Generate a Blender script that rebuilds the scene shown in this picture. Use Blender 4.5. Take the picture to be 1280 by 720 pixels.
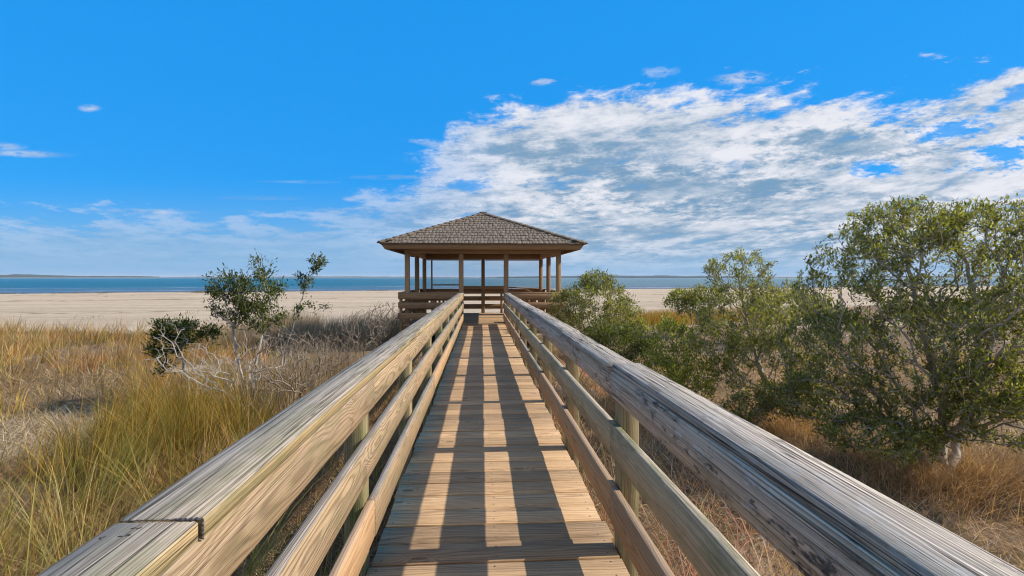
import bpy, math, random
import numpy as np
from mathutils import Vector

for o in list(bpy.data.objects): bpy.data.objects.remove(o)
S = bpy.context.scene
COL = S.collection
R = math.radians

# ------------------------------------------------------------------ camera
FPX = 630.0                      # focal length in pixels of a 1280 px wide frame
YAW = math.atan(38.5/FPX); PITCH = math.atan(13.0/FPX)
CAMZ = 1.40
cam = bpy.data.cameras.new('camera'); co = bpy.data.objects.new('camera', cam); COL.objects.link(co)
cam.sensor_width = 36; cam.lens = 36*FPX/1280
cam.clip_start = .05; cam.clip_end = 60000
co.location = (0, 0, CAMZ); co.rotation_euler = (R(90)-PITCH, 0, -YAW)
S.camera = co
S.cycles.pixel_filter_type = 'BLACKMAN_HARRIS'; S.cycles.filter_width = 1.1
S.render.resolution_x = 1024; S.render.resolution_y = 576

# ------------------------------------------------------------------ light and exposure
SUN_EL = R(36.5); SUN_AZ = R(90)          # from the right, square to the boardwalk
S.view_settings.view_transform = 'Standard'; S.view_settings.look = 'None'
S.view_settings.exposure = 0.38; S.view_settings.gamma = 1
S.view_settings.use_curve_mapping = False
sl = bpy.data.lights.new('sun', 'SUN'); so = bpy.data.objects.new('sun', sl); COL.objects.link(so)
sl.energy = 4.8; sl.angle = R(.53); sl.color = (1, .93, .82)
so.rotation_euler = (0, R(90)-SUN_EL, 0); so.location = (20, 0, 20)

# ------------------------------------------------------------------ node helper
class N:
    """wraps a socket so that shader maths can be written as expressions"""
    def __init__(s, nt, sock): s.nt = nt; s.s = sock
    def _m(s, op, *a, clamp=False):
        n = s.nt.nodes.new('ShaderNodeMath'); n.operation = op; n.use_clamp = clamp
        for i, v in enumerate((s,)+a):
            if isinstance(v, N): s.nt.links.new(v.s, n.inputs[i])
            else: n.inputs[i].default_value = v
        return N(s.nt, n.outputs[0])
    def __add__(s, o): return s._m('ADD', o)
    __radd__ = __add__
    def __sub__(s, o): return s._m('SUBTRACT', o)
    def __rsub__(s, o): return (s*-1)+o
    def __mul__(s, o): return s._m('MULTIPLY', o)
    __rmul__ = __mul__
    def __truediv__(s, o): return s._m('DIVIDE', o)
    def pow(s, e): return s._m('POWER', e)
    def abs(s): return s._m('ABSOLUTE')
    def sin(s): return s._m('SINE')
    def sqrt(s): return s._m('SQRT')
    def max(s, o): return s._m('MAXIMUM', o)
    def min(s, o): return s._m('MINIMUM', o)
    def clamp(s): return s._m('ADD', 0.0, clamp=True)
    def rng(s, a, b, c=0.0, d=1.0, smooth=True):
        n = s.nt.nodes.new('ShaderNodeMapRange'); n.interpolation_type = 'SMOOTHSTEP' if smooth else 'LINEAR'
        s.nt.links.new(s.s, n.inputs[0])
        for i, v in zip((1, 2, 3, 4), (a, b, c, d)):
            if isinstance(v, N): s.nt.links.new(v.s, n.inputs[i])
            else: n.inputs[i].default_value = v
        return N(s.nt, n.outputs[0])
def sep(nt, v):
    n = nt.nodes.new('ShaderNodeSeparateXYZ'); nt.links.new(v.s, n.inputs[0])
    return [N(nt, n.outputs[i]) for i in range(3)]
def comb(nt, *a):
    n = nt.nodes.new('ShaderNodeCombineXYZ')
    for i, v in enumerate(a):
        if isinstance(v, N): nt.links.new(v.s, n.inputs[i])
        else: n.inputs[i].default_value = v
    return N(nt, n.outputs[0])
def noise(nt, vec, scale, detail=4, rough=.55, dist=0, out=0):
    n = nt.nodes.new('ShaderNodeTexNoise'); nt.links.new(vec.s, n.inputs['Vector'])
    n.inputs['Scale'].default_value = scale; n.inputs['Detail'].default_value = detail
    n.inputs['Roughness'].default_value = rough; n.inputs['Distortion'].default_value = dist
    return N(nt, n.outputs[out])
def mix(nt, f, a, b, mode='MIX'):
    n = nt.nodes.new('ShaderNodeMix'); n.data_type = 'RGBA'; n.blend_type = mode
    for i, v in ((0, f), (6, a), (7, b)):
        if isinstance(v, N): nt.links.new(v.s, n.inputs[i])
        elif i == 0: n.inputs[i].default_value = v
        else: n.inputs[i].default_value = (*v, 1)
    return N(nt, n.outputs[2])
def scalecol(nt, c, k):
    n = nt.nodes.new('ShaderNodeVectorMath'); n.operation = 'SCALE'; nt.links.new(c.s, n.inputs[0])
    if isinstance(k, N): nt.links.new(k.s, n.inputs[3])
    else: n.inputs[3].default_value = k
    return N(nt, n.outputs[0])
def bump(nt, h, dist, strength=1.0):
    n = nt.nodes.new('ShaderNodeBump'); nt.links.new(h.s, n.inputs['Height'])
    n.inputs['Distance'].default_value = dist; n.inputs['Strength'].default_value = strength
    return N(nt, n.outputs[0])
def newmat(name):
    m = bpy.data.materials.new(name); m.use_nodes = True
    nt = m.node_tree; b = nt.nodes['Principled BSDF']
    return m, nt, b
def lk(nt, v, sock): nt.links.new(v.s, sock)

# ------------------------------------------------------------------ sky
w = bpy.data.worlds.new('World'); S.world = w; w.use_nodes = True
nt = w.node_tree; bg = nt.nodes['Background']; bg.inputs['Strength'].default_value = .10
sky = nt.nodes.new('ShaderNodeTexSky'); sky.sky_type = 'NISHITA'; sky.sun_disc = False
sky.sun_elevation = SUN_EL; sky.sun_rotation = SUN_AZ
sky.air_density = 1.0; sky.dust_density = .3; sky.ozone_density = 2.5
hs = nt.nodes.new('ShaderNodeHueSaturation'); hs.inputs['Saturation'].default_value = 1.30
nt.links.new(sky.outputs[0], hs.inputs['Color'])
skyc = mix(nt, 1.0, N(nt, hs.outputs[0]), (.50, 1.22, 1.42), 'MULTIPLY')
tc = nt.nodes.new('ShaderNodeTexCoord')
dx, dy, dz = sep(nt, N(nt, tc.outputs['Generated']))
yy = dy.abs().max(.02)
u = dx/yy; v = dz/yy
# even out the sky a little: paler towards the horizon
# deep clear blue over the bay, unseen pale sky behind added as warmer fill light
skyc = mix(nt, dy.rng(-.25, .25)*.86, skyc, (.10, 2.50, 6.9))
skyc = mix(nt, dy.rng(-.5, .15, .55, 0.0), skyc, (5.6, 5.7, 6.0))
skyc = mix(nt, v.rng(0, .20, .80, 0.0), skyc, (1.9, 3.6, 5.5))
def pxuv(px, py):
    a = math.atan((px-640)/FPX)+YAW
    uu = math.tan(a); vv = (347-py)/FPX/math.cos(a-YAW)*math.cos(a-YAW)
    D = math.cos(YAW)+uu*math.sin(YAW)
    return uu, (347-py)/FPX*D
edge = [(-300, 262), (0, 270), (150, 264), (300, 276), (400, 262), (480, 240), (540, 205), (570, 165), (640, 130), (720, 112), (800, 112), (900, 122), (1000, 116),
        (1080, 128), (1150, 112), (1220, 92), (1280, 78), (1500, 40)]
fc = nt.nodes.new('ShaderNodeFloatCurve'); cv = fc.mapping.curves[0]
U0, U1 = -1.6, 2.2
pts = [((pxuv(*e)[0]-U0)/(U1-U0), pxuv(*e)[1]) for e in edge]
while len(cv.points) < len(pts): cv.points.new(.5, .5)
for p, q in zip(cv.points, pts): p.location = q
fc.mapping.update()
lk(nt, ((u-U0)/(U1-U0)).clamp(), fc.inputs['Value'])
ve = N(nt, fc.outputs[0])
# the cloud sheet lies on a high level plane, drawn out in streaks
den = v.max(0)+.16
qx = u/den; qy = N(nt, comb(nt, 1.0, 0, 0).s); 
inv = den._m('POWER', -1.0)
P = comb(nt, (qx*.55+inv*.12), inv*1.3, 0.0)
warp = noise(nt, P, 1.4, 3, .5)-.5
P2 = comb(nt, qx*1.15+inv*.22+warp*.3, inv*1.2+warp*.4, 3.1)
n1 = noise(nt, P2, 2.2, 10, .66, 0)
n2 = noise(nt, comb(nt, qx*2.4+inv*.4+warp*.5, inv*2.2+warp*.6, 9.0), 4.2, 8, .68, 0)
n3 = noise(nt, comb(nt, qx*.8, inv*1.2+warp, 5.0), 1.7, 6, .6)
n4 = noise(nt, comb(nt, u*7.0+v*4, v*26.0-u*3.0, 2.0), 1.5, 9, .66)
n5 = noise(nt, comb(nt, u*34.0, v*90.0, 2.0), 1.3, 5, .65)
def ell(px, py, rx, ry, rot=0.0, wob=.25):
    cu, cvv = pxuv(px, py)
    a = (u-cu)*(FPX/rx); b = (v-cvv)*(FPX/ry)
    if rot:
        k = rx/ry*math.tan(rot); b = b-a*k
    r = (a*a+b*b).sqrt()+(n2-.5)*wob*4+(n4-.5)*wob*6+(n5-.5)*wob*5
    return r.rng(1.25, .35)
below = (ve-v)+(n1-.5)*.26+(n2-.5)*.10+(n4-.5)*.14
cover = below.rng(-.012, .045)
tex = (n1*.6+n2*.25+n4*.15)
sheet = cover*tex.rng(.32, .48, .55, 1.0)
# thin veil low on the left
veil = u.rng(-.32, .12, .52, 1.0)
cl = sheet*veil
hole = ell(1090, 212, 34, 12, 0, .35).max(ell(1255, 196, 60, 20, .05, .5)*.95).max(ell(1185, 165, 52, 15, .12, .5)*.9).max(ell(1270, 120, 60, 13, .4, .4)*.85).max(ell(585, 232, 38, 8, 0, .5)*.7).max(ell(600, 270, 26, 5, 0, .5)*.45)
cl = cl*(1.0-hole)
wisps = ell(115, 137, 14, 4.5, 0, .2)*.9
for a in ((34, 193, 48, 4.5, -.02, .2, .8), (8, 184, 26, 5, -.05, .2, .8), (190, 265, 58, 3.5, -.02, .3, .8), (925, 100, 30, 8, .05, .5, .8), (580, 205, 55, 9, -.1, .5, .8),
          (680, 104, 16, 4, .1, .5, .6), (545, 182, 30, 5, -.2, .5, .5), (500, 222, 60, 3, .02, .4, .4), (330, 248, 50, 3, 0, .4, .3), (375, 228, 50, 2, 0, .3, .25), (820, 92, 24, 6, .1, .6, .35)):
    wisps = wisps.max(ell(*a[:6])*a[6])
wisps = wisps*(n4*.5+n5*.5).rng(.36, .56)
cl = cl.max(wisps)
cl = cl*v.rng(0.0, .05, .45, 1.0)
dark = ell(860, 238, 165, 30, -.02, .35).max(ell(1060, 182, 125, 24, .03, .35)).max(ell(660, 190, 110, 14, .0, .4)*.55).max(ell(800, 290, 330, 30, 0, .4)*.55).max(ell(1000, 258, 220, 20, 0, .4)*.6)
lit = (n2*.25+n3*.6+n4*.15+(n1-.5)*.8+(n4-.5)*.3-dark*.115).rng(.30, .63)
shade = (lit*.9+.10)*(1.0-dark*.35)
ccol = mix(nt, shade.clamp(), (1.15, 2.4, 3.8), (6.4, 6.5, 7.0))
ccol = mix(nt, u.rng(-.3, .12, .55, 0.0), ccol, (2.5, 3.9, 5.9))
ccol = mix(nt, v.rng(.0, .12, .75, 0.0), ccol, (2.3, 3.8, 5.6))
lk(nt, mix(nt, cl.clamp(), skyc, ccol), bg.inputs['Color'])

# ------------------------------------------------------------------ mesh helpers
rs = np.random.RandomState(7); random.seed(7)
def link(name, me, mats, parent=None):
    o = bpy.data.objects.new(name, me); COL.objects.link(o)
    for m in (mats if isinstance(mats, (list, tuple)) else [mats]): me.materials.append(m)
    if parent is not None: o.parent = parent
    return o
def tag(o, label=None, cat=None, group=None, kind=None):
    if label: o['label'] = label
    if cat: o['category'] = cat
    if group: o['group'] = group
    if kind: o['kind'] = kind
    return o
def empty(name, loc, label, cat, group=None):
    o = bpy.data.objects.new(name, None); COL.objects.link(o); o.location = loc; o.empty_display_size = .2
    return tag(o, label, cat, group)
def np_mesh(name, V, F, mats, parent=None, vec=None, col=None, smooth=False, org=None, midx=None):
    """V (n,3) world coordinates, F (m,4) or (m,3)"""
    V = np.asarray(V, np.float32).reshape(-1, 3); F = np.asarray(F, np.int32)
    if org is not None: V = V-np.asarray(org, np.float32)
    me = bpy.data.meshes.new(name); k = F.shape[1]
    me.vertices.add(len(V)); me.vertices.foreach_set('co', V.ravel())
    me.loops.add(F.size); me.loops.foreach_set('vertex_index', F.ravel())
    me.polygons.add(len(F)); me.polygons.foreach_set('loop_start', np.arange(0, F.size, k, dtype=np.int32))
    me.polygons.foreach_set('loop_total', np.full(len(F), k, np.int32))
    if midx is not None: me.polygons.foreach_set('material_index', np.asarray(midx, np.int32))
    me.update(calc_edges=True); me.validate()
    if vec is not None:
        a = me.attributes.new('gc', 'FLOAT_VECTOR', 'POINT'); a.data.foreach_set('vector', np.asarray(vec, np.float32).ravel())
    if col is not None:
        c = np.ones((len(V), 4), np.float32); c[:, :3] = col
        a = me.attributes.new('tint', 'FLOAT_COLOR', 'POINT'); a.data.foreach_set('color', c.ravel())
    if smooth: me.polygons.foreach_set('use_smooth', np.ones(len(F), bool))
    return link(name, me, mats, parent)

class Boards:
    """collects chamfered planks; every plank carries its own grain coordinates (gc) and tint"""
    def __init__(s): s.V = []; s.F = []; s.G = []; s.T = []; s.n = 0; s.M = []
    def plank(s, p0, p1, w, h, up=(0, 0, 1), ch=.003, jit=0.0, mat=0, tint=None, seg=None, endjit=0.0):
        p0 = np.array(p0, float); p1 = np.array(p1, float); d = p1-p0; L = np.linalg.norm(d); d /= L
        up = np.array(up, float); side = np.cross(d, up); side /= np.linalg.norm(side); up = np.cross(side, d)
        ch = min(ch, w*.3, h*.3); a, b = w/2, h/2
        prof = [(-a+ch, -b), (a-ch, -b), (a, -b+ch), (a, b-ch), (a-ch, b), (-a+ch, b), (-a, b-ch), (-a, -b+ch)]
        seg = seg or max(1, int(L/.35)) if jit else 1
        pith = rs.uniform(-.09, .09), (-1)**rs.randint(2)*(rs.uniform(.03, .12)+h/2)
        if h > w: pith = (-1)**rs.randint(2)*(rs.uniform(.03, .10)+w/2), rs.uniform(-.08, .08)
        zo = rs.uniform(0, 400); t = rs.rand(3) if tint is None else np.array(tint)
        ts = np.linspace(0, 1, seg+1)
        # end rings slightly pulled in so that the ends are chamfered too
        rings = [(0, .0, 1-ch*1.2/max(w, h))]+[(max(x, ch/L) if x == 0 else (min(x, 1-ch/L)), None, 1) for x in ts]+[(1, .0, 1-ch*1.2/max(w, h))]
        base = s.n
        wob = np.cumsum(rs.normal(0, jit, (len(rings), 2)), 0)
        wob -= np.linspace(0, 1, len(rings))[:, None]*wob[-1]
        for r_, (tt, _, k) in enumerate(rings):
            cpt = p0+d*L*tt+side*wob[r_, 0]+up*wob[r_, 1]
            for (x, y) in prof:
                pt = cpt+side*x*(k if k < 1 else 1)+up*y*(k if k < 1 else 1)
                s.V.append(pt); s.G.append((x+pith[0], y+pith[1], tt*L+zo)); s.T.append(t)
        m = len(rings)
        for r_ in range(m-1):
            for i in range(8):
                j = (i+1) % 8
                s.F.append((base+r_*8+i, base+r_*8+j, base+(r_+1)*8+j, base+(r_+1)*8+i)); s.M.append(mat)
        for r_, flip in ((0, True), (m-1, False)):
            q = [base+r_*8+i for i in range(8)]
            for f in ((q[0], q[1], q[2], q[3]), (q[0], q[3], q[4], q[7]), (q[4], q[5], q[6], q[7])):
                s.F.append(f[::-1] if flip else f); s.M.append(mat)
        s.n += m*8
        return s
    def box(s, x0, x1, y0, y1, z0, z1, **k):
        dd = (x1-x0, y1-y0, z1-z0); ax = int(np.argmax(dd))
        c = ((x0+x1)/2, (y0+y1)/2, (z0+z1)/2)
        if ax == 0: return s.plank((x0, c[1], c[2]), (x1, c[1], c[2]), dd[1], dd[2], (0, 0, 1), **k)
        if ax == 1: return s.plank((c[0], y0, c[2]), (c[0], y1, c[2]), dd[0], dd[2], (0, 0, 1), **k)
        return s.plank((c[0], c[1], z0), (c[0], c[1], z1), dd[0], dd[1], (0, 1, 0), **k)
    def build(s, name, mats, parent=None, org=None):
        o = np_mesh(name, s.V, s.F, mats, parent, vec=s.G, col=s.T, org=org, midx=s.M)
        return o

# ------------------------------------------------------------------ materials
def wood(name, light, darkc, grey=(.33, .31, .29), greytop=.0, greyall=.0, algae=0.0, mildew=0.0, crack=.5, knots=.0, ring=.0075, contrast=1.0, streak=1.0, bumpd=.0012, vary=.35):
    m, nt, b = newmat(name)
    at = nt.nodes.new('ShaderNodeAttribute'); at.attribute_name = 'gc'
    g = N(nt, at.outputs['Vector']); x, y, z = sep(nt, g)
    ta = nt.nodes.new('ShaderNodeAttribute'); ta.attribute_name = 'tint'; tr, tg, tb = sep(nt, N(nt, ta.outputs['Vector']))
    wv = comb(nt, x*2.0, y*2.0, z*.55)
    w1 = noise(nt, wv, 2.2, 2, .5)-.5
    w2 = noise(nt, comb(nt, x*9, y*9, z*1.6), 1.6, 2, .5)-.5
    # knots
    vn = nt.nodes.new('ShaderNodeTexVoronoi'); vn.inputs['Scale'].default_value = 1.0
    lk(nt, comb(nt, x*5.5, y*1.5, z*1.9), vn.inputs['Vector']); kd = N(nt, vn.outputs['Distance'])
    kn = kd.rng(0.0, .36, 1.0, 0.0); kn = kn*kn*knots
    rr = ((x*x+y*y).sqrt()+w1*.062+w2*.007+kn*.035)
    ph = rr*(2*math.pi/ring)
    band = (ph.sin()*.5+.5).pow(1.6)
    fib = noise(nt, comb(nt, x*480, y*480, z*2.2), 1.0, 3, .6)
    fib2 = noise(nt, comb(nt, x*150, y*150, z*.45), 1.0, 4, .65)
    spk = noise(nt, comb(nt, x*210, y*210, z*34), 1.0, 3, .7)
    blot = noise(nt, comb(nt, x*7, y*7, z*1.3), 1.0, 4, .6)
    blot2 = noise(nt, comb(nt, x*16+4, y*16, z*5), 1.0, 5, .7)
    t = (band*.58*contrast+(fib.rng(.38, .62)-.5)*.42*streak+(fib2.rng(.38, .62)-.5)*.42*streak+(blot-.5)*.5*contrast+(spk-.5)*.8+.06).clamp()
    c = mix(nt, t, light, darkc)
    # per-plank tone
    c = scalecol(nt, c, tr*vary+(1-vary/2))
    c = mix(nt, (tg-.5)*.25+.1, c, tuple(q*.9 for q in (light[0]*.95, light[1]*.78, light[2]*.62)))
    # weathering: planks silver where they face the rain
    ge = nt.nodes.new('ShaderNodeNewGeometry'); nz = sep(nt, N(nt, ge.outputs['Normal']))[2]
    up_ = nz.rng(.45, .85)
    gf = (up_*greytop+greyall+(blot-.5)*.7*min(1, greyall+greytop)).clamp()
    gcol = mix(nt, (fib.rng(.38, .62)*.40+fib2.rng(.40, .60)*.40+spk*.2+(blot2-.5)*.5+(blot-.5)*.3+band*.12).rng(.12, .95), tuple(q*1.25 for q in grey), tuple(q*.52 for q in grey))
    c = mix(nt, gf, c, gcol)
    if algae: c = mix(nt, (blot2*.6+blot*.6).rng(.56, .74)*algae, c, (.13, .15, .045))
    if mildew:
        mw = noise(nt, comb(nt, x*30, y*30, z*13), 1.0, 6, .75)
        c = mix(nt, (mw*.7+blot*.3).rng(.52, .60)*mildew, c, (.045, .042, .04))
        c = mix(nt, (blot2*.6+mw*.4).rng(.53, .58)*mildew*.7, c, (.56, .52, .47))
    # splits along the grain
    cn = noise(nt, comb(nt, x*38+tb*9, y*38, z*.42), 1.0, 1, .5)
    ck = (cn-.5).abs().rng(.0, .018, 1.0, 0.0)
    gate = noise(nt, comb(nt, x*4, y*4, z*1.0+7), 1.0, 2, .5).rng(.38, .50)
    ck = ck*gate*crack
    cn2 = noise(nt, comb(nt, x*110, y*110, z*1.1), 1.0, 1, .5)
    ck2 = (cn2-.5).abs().rng(.0, .028, 1.0, 0.0)*crack*.75*(up_*.7+.3)
    cn3 = noise(nt, comb(nt, x*17+tb*5, y*17, z*.16+3), 1.0, 3, .5)
    ck3 = (cn3-.5).abs().rng(.0, .006, 1.0, 0.0)*crack*.8
    ckk = ck.max(ck2).max(ck3)
    c = mix(nt, ckk*.85, c, (.035, .028, .022))
    if knots:
        kc = (kd+(fib2-.5)*.05).rng(.045, .085, 1.0, 0.0)*knots
        c = mix(nt, kc*.75, c, (.16, .085, .045))
        c = mix(nt, (kd-.075).abs().rng(0, .012, 1, 0)*knots*.6, c, (.06, .035, .02))
    lk(nt, c, b.inputs['Base Color'])
    h = (fib*.5+fib2*.4+spk*.4-band*.25-ckk*2.2)
    lk(nt, bump(nt, h, bumpd), b.inputs['Normal'])
    b.inputs['Roughness'].default_value = .78; b.inputs['Specular IOR Level'].default_value = .25
    return m
M = {}
M['rail_tan'] = wood('tan weathered rail wood', (.46, .32, .18), (.20, .125, .065), greytop=.55, greyall=.10, algae=.3, crack=.45, knots=.5, ring=.0062, contrast=1.5)
M['rail_new'] = wood('fresh tan rail wood', (.50, .32, .17), (.27, .15, .075), greytop=.2, crack=.25, knots=.6, ring=.008)
M['cap_left'] = wood('silvered cap wood with tan edge', (.46, .33, .165), (.22, .145, .065), grey=(.39, .315, .235), greytop=1.1, algae=.35, crack=1.0, ring=.010, bumpd=.0018)
M['rail_grey'] = wood('grey mildewed rail wood', (.42, .35, .27), (.22, .18, .14), grey=(.56, .44, .32), greytop=.4, greyall=.72, algae=.35, mildew=.95, crack=1.0, ring=.010, bumpd=.0018)
M['cap_right'] = wood('silver grey cap wood', (.40, .34, .27), (.22, .18, .14), grey=(.49, .41, .33), greytop=.9, greyall=.65, algae=.25, mildew=.55, crack=1.5, bumpd=.004)
M['rail_mid'] = wood('olive weathered rail wood', (.46, .37, .22), (.25, .19, .10), grey=(.46, .38, .28), greytop=.7, greyall=.2, algae=.65, mildew=.15, crack=.5, knots=.3)
M['deck'] = wood('tan deck boards', (.57, .36, .18), (.22, .125, .06), grey=(.38, .30, .23), greytop=.16, crack=.4, knots=1.0, ring=.012, contrast=1.0, streak=.5, vary=.75)
M['post'] = wood('greenish post wood', (.36, .27, .13), (.20, .14, .065), grey=(.30, .28, .24), greyall=.15, algae=.85, crack=.5)
M['gaz'] = wood('brown gazebo timber', (.43, .26, .135), (.23, .13, .065), grey=(.26, .235, .21), greytop=.75, greyall=.0, crack=.4, knots=.3, ring=.012)
M['under'] = wood('rough framing wood', (.30, .20, .12), (.16, .10, .06), grey=(.22, .2, .18), greyall=.3)
M['shingle'] = wood('weathered cedar shingles', (.22, .155, .10), (.09, .062, .042), grey=(.20, .165, .13), greyall=.45, algae=.12, mildew=.2, crack=.3, vary=.45, bumpd=.002)
m, nt, b = newmat('rusty nail steel'); b.inputs['Base Color'].default_value = (.05, .04, .04, 1); b.inputs['Roughness'].default_value = .7; M['nail'] = m

# ------------------------------------------------------------------ boardwalk
XL, XR = -.51, .66                       # inner faces of the two railings
BW = empty('boardwalk', (0.075, 7, 0), 'long weathered timber boardwalk with plank deck and three-rail railings leading to the gazebo', 'boardwalk')
bo = np.array(BW.location)
def part(bd, name, mats, parent=BW, org=None):
    o = bd.build(name, mats, parent, org=np.array(parent.location) if org is None else org)
    return o
# deck: planks across, ends uneven
bd = Boards(); y = -1.6
nails = []
while y < 15.02:
    wd = .184+rs.uniform(-.003, .002)
    e0 = -.545+rs.uniform(-.012, .012); e1 = .70+rs.uniform(-.014, .012); zz = rs.uniform(-.002, .002)
    bd.plank((e0, y+wd/2+rs.normal(0, .0006), -.019+zz), (e1, y+wd/2+rs.normal(0, .0008), -.019+zz+rs.normal(0, .0008)), wd, .038, ch=.0022, jit=.0006, seg=4)
    for nx in (-.50, .075, .64):
        for ny in (.04, .145): nails.append((nx+rs.normal(0, .008), y+ny+rs.normal(0, .006), zz))
    y += wd+.010
for (nx, ny, zz) in nails:
    r_ = .0042; base = bd.n
    for k in range(8):
        a = k*math.pi/4
        bd.V.append((nx+r_*math.cos(a), ny+r_*math.sin(a), .0012+zz)); bd.G.append((0, 0, 0)); bd.T.append((0, 0, 0))
    for f in ((0, 1, 2, 3), (0, 3, 4, 7), (4, 5, 6, 7)): bd.F.append(tuple(base+i for i in f)); bd.M.append(1)
    bd.n += 8
part(bd, 'deck', [M['deck'], M['nail']])
for x in (-.50, .075, .64):
    part(Boards().box(x-.02, x+.02, -1.6, 15.0, -.24, -.042, jit=.001), 'stringer', M['under'])
PYR = [2.53+1.56*k for k in range(-2, 9)]; PYL = [2.43+1.56*k for k in range(-2, 9)]
for side, ys in ((1, PYR), (-1, PYL)):
    for i, yp in enumerate(ys):
        if yp > 14.9: continue
        xi = XR+.04 if side > 0 else XL-.04
        x0, x1 = (xi, xi+.09) if side > 0 else (xi-.09, xi)
        p = part(Boards().box(x0+.001, x1, yp-.062, yp+.062, -1.05, .920, ch=.005, jit=.0008), 'post', M['post'])
# railing boards (one board spans two bays, joints over posts)
RAILS = [('bottom_rail', .160, .335), ('middle_rail', .490, .653), ('side_rail', .785, .920)]
def run(side, name, z0, z1, joints, mats):
    xi = XR if side > 0 else XL
    for k, (a, c) in enumerate(zip(joints[:-1], joints[1:])):
        x0, x1 = (xi, xi+.038) if side > 0 else (xi-.038, xi)
        q = rs.normal(0, .0015)
        mt = mats[k % len(mats)]
        b_ = Boards().box(x0+q, x1+q, a+.002, c-.002, z0+rs.normal(0, .003), z1+rs.normal(0, .002), ch=.004, jit=.0011)
        fx = (x0-.0012 if side > 0 else x1+.0012)+q
        for yp in (PYR if side > 0 else PYL):
            for yn in ((yp-.03, yp+.03) if min(abs(yp-a), abs(yp-c)) < .1 else (yp,)):
                if a+.01 < yn < c-.01 and yn < 9:
                    for zf in (.25, .75):
                        base = b_.n; zc = z0+(z1-z0)*zf+rs.normal(0, .006); yc = yn+rs.normal(0, .005)
                        for k8 in range(8):
                            an = k8*math.pi/4*(-side)
                            b_.V.append((fx, yc+.0045*math.cos(an), zc+.0045*math.sin(an))); b_.G.append((0, 0, 0)); b_.T.append((0, 0, 0))
                        for f in ((0, 1, 2, 3), (0, 3, 4, 7), (4, 5, 6, 7)): b_.F.append(tuple(base+i for i in f)); b_.M.append(1)
                        b_.n += 8
        part(b_, name, [mt, M['nail']])
E = 15.02
run(1, 'bottom_rail', .160, .335, [-1.4, 2.53, 5.65, 8.77, 11.89, E], [M['rail_new'], M['rail_new'], M['rail_tan']])
run(1, 'middle_rail', .490, .653, [-1.4, 2.53, 5.65, 8.77, 11.89, E], [M['rail_mid'], M['rail_mid']])
run(1, 'side_rail', .785, .919, [-1.4, 2.53, 4.09, 7.21, 10.33, 13.45, E], [M['rail_grey']])
run(-1, 'bottom_rail', .160, .335, [-1.4, 2.43, 5.55, 8.67, 11.79, E], [M['rail_new'], M['rail_tan']])
run(-1, 'middle_rail', .490, .653, [-1.4, 3.99, 7.11, 10.23, 13.35, E], [M['rail_tan']])
run(-1, 'side_rail', .785, .919, [-1.4, 2.43, 5.55, 8.67, 11.79, E], [M['rail_tan']])
def cap(side, joints, mt):
    for a, c in zip(joints[:-1], joints[1:]):
        x0, x1 = (XR-.001, XR+.148) if side > 0 else (XL-.148, XL+.001)
        off = (.007 if side > 0 else 0)*(-1)**int(a*3)
        part(Boards().box(x0+rs.normal(0, .0012)+off, x1+rs.normal(0, .0015)+off, a+.0035, c-.0035, .9215, .9600+rs.normal(0, .0022), ch=.005, jit=.0011), 'cap_rail', mt)
cap(1, [-1.4, 2.53, 4.09, 7.21, 10.33, 13.45, E], M['cap_right'])
cap(-1, [-1.4, .94, 3.99, 7.11, 10.23, 13.35, E], M['cap_left'])

# black zig-zag bead over the near joint of the left cap
bd = Boards(); pts_ = []
x = XL-.140; k = 0
while x < XL+.003:
    amp = (.0012 if x < XL-.055 else .0036)*rs.uniform(.5, 1.2)
    pts_.append(((x, .940+amp*(-1)**k+rs.normal(0, .0006), .9615), amp))
    x += .0045 if amp > .002 else .007; k += 1
for k in range(9): pts_.append(((XL+.0035, .940+.0034*(-1)**k, .957-.0042*k), .0030))
for (p0, a0), (p1, a1) in zip(pts_[:-1], pts_[1:]):
    bd.plank(p0, p1, .0016 if a0 < .0015 else .0034, .0014 if a0 < .0015 else .003, ch=.0004)
part(bd, 'joint_bead', M['nail'])
for k in range(12):
    bd = Boards()
    x = rs.uniform(XL-.135, XL-.012); y = .94+rs.choice([-1, 1])*rs.uniform(.02, .075)
    a = rs.uniform(-.9, .9); bd.plank((x-.004*math.cos(a), y-.004*math.sin(a), .9602), (x+.004*math.cos(a), y+.004*math.sin(a), .9602), .0026, .0016, ch=.0003)
    part(bd, 'staple', M['nail'])

# ------------------------------------------------------------------ gazebo
GC = (.073, 17.585); HW = 2.285; YF, YB = GC[1]-HW, GC[1]+HW; GX0, GX1 = GC[0]-HW, GC[0]+HW
G = empty('gazebo', (GC[0], GC[1], 0), 'square open timber gazebo with a shingled pyramid roof at the end of the boardwalk', 'gazebo')
def gpart(bd, name, mt, **k): return part(bd, name, mt, G)
bd = Boards(); y = 15.03
while y < YB+.1:
    bd.plank((GX0-.1, y+.069, -.019+rs.uniform(-.0015, .0015)), (GX1+.1, y+.069, -.019), .138, .038, ch=.003); y += .144
gpart(bd, 'floor', M['deck'])
bd = Boards()
for (a, c_) in (((GX0-.06, YF-.1), (GX1+.06, YF-.1)), ((GX0-.06, YB+.1), (GX1+.06, YB+.1)), ((GX0-.08, YF-.1), (GX0-.08, YB+.1)), ((GX1+.08, YF-.1), (GX1+.08, YB+.1))):
    bd.plank((*a, -.17), (*c_, -.17), .04, .24, ch=.004)
gpart(bd, 'rim_joist', M['gaz'])
pw = .14
posts = [(GX0, YF), (-.605, YF), (.755, YF), (GX1, YF), (GX0, GC[1]), (GX1, GC[1]), (GX0, YB), (GC[0], YB), (GX1, YB)]
for (x, y) in posts:
    gpart(Boards().box(x-pw/2, x+pw/2, y-pw/2, y+pw/2, -1.05, 2.12, ch=.006), 'post', M['gaz'])
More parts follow.
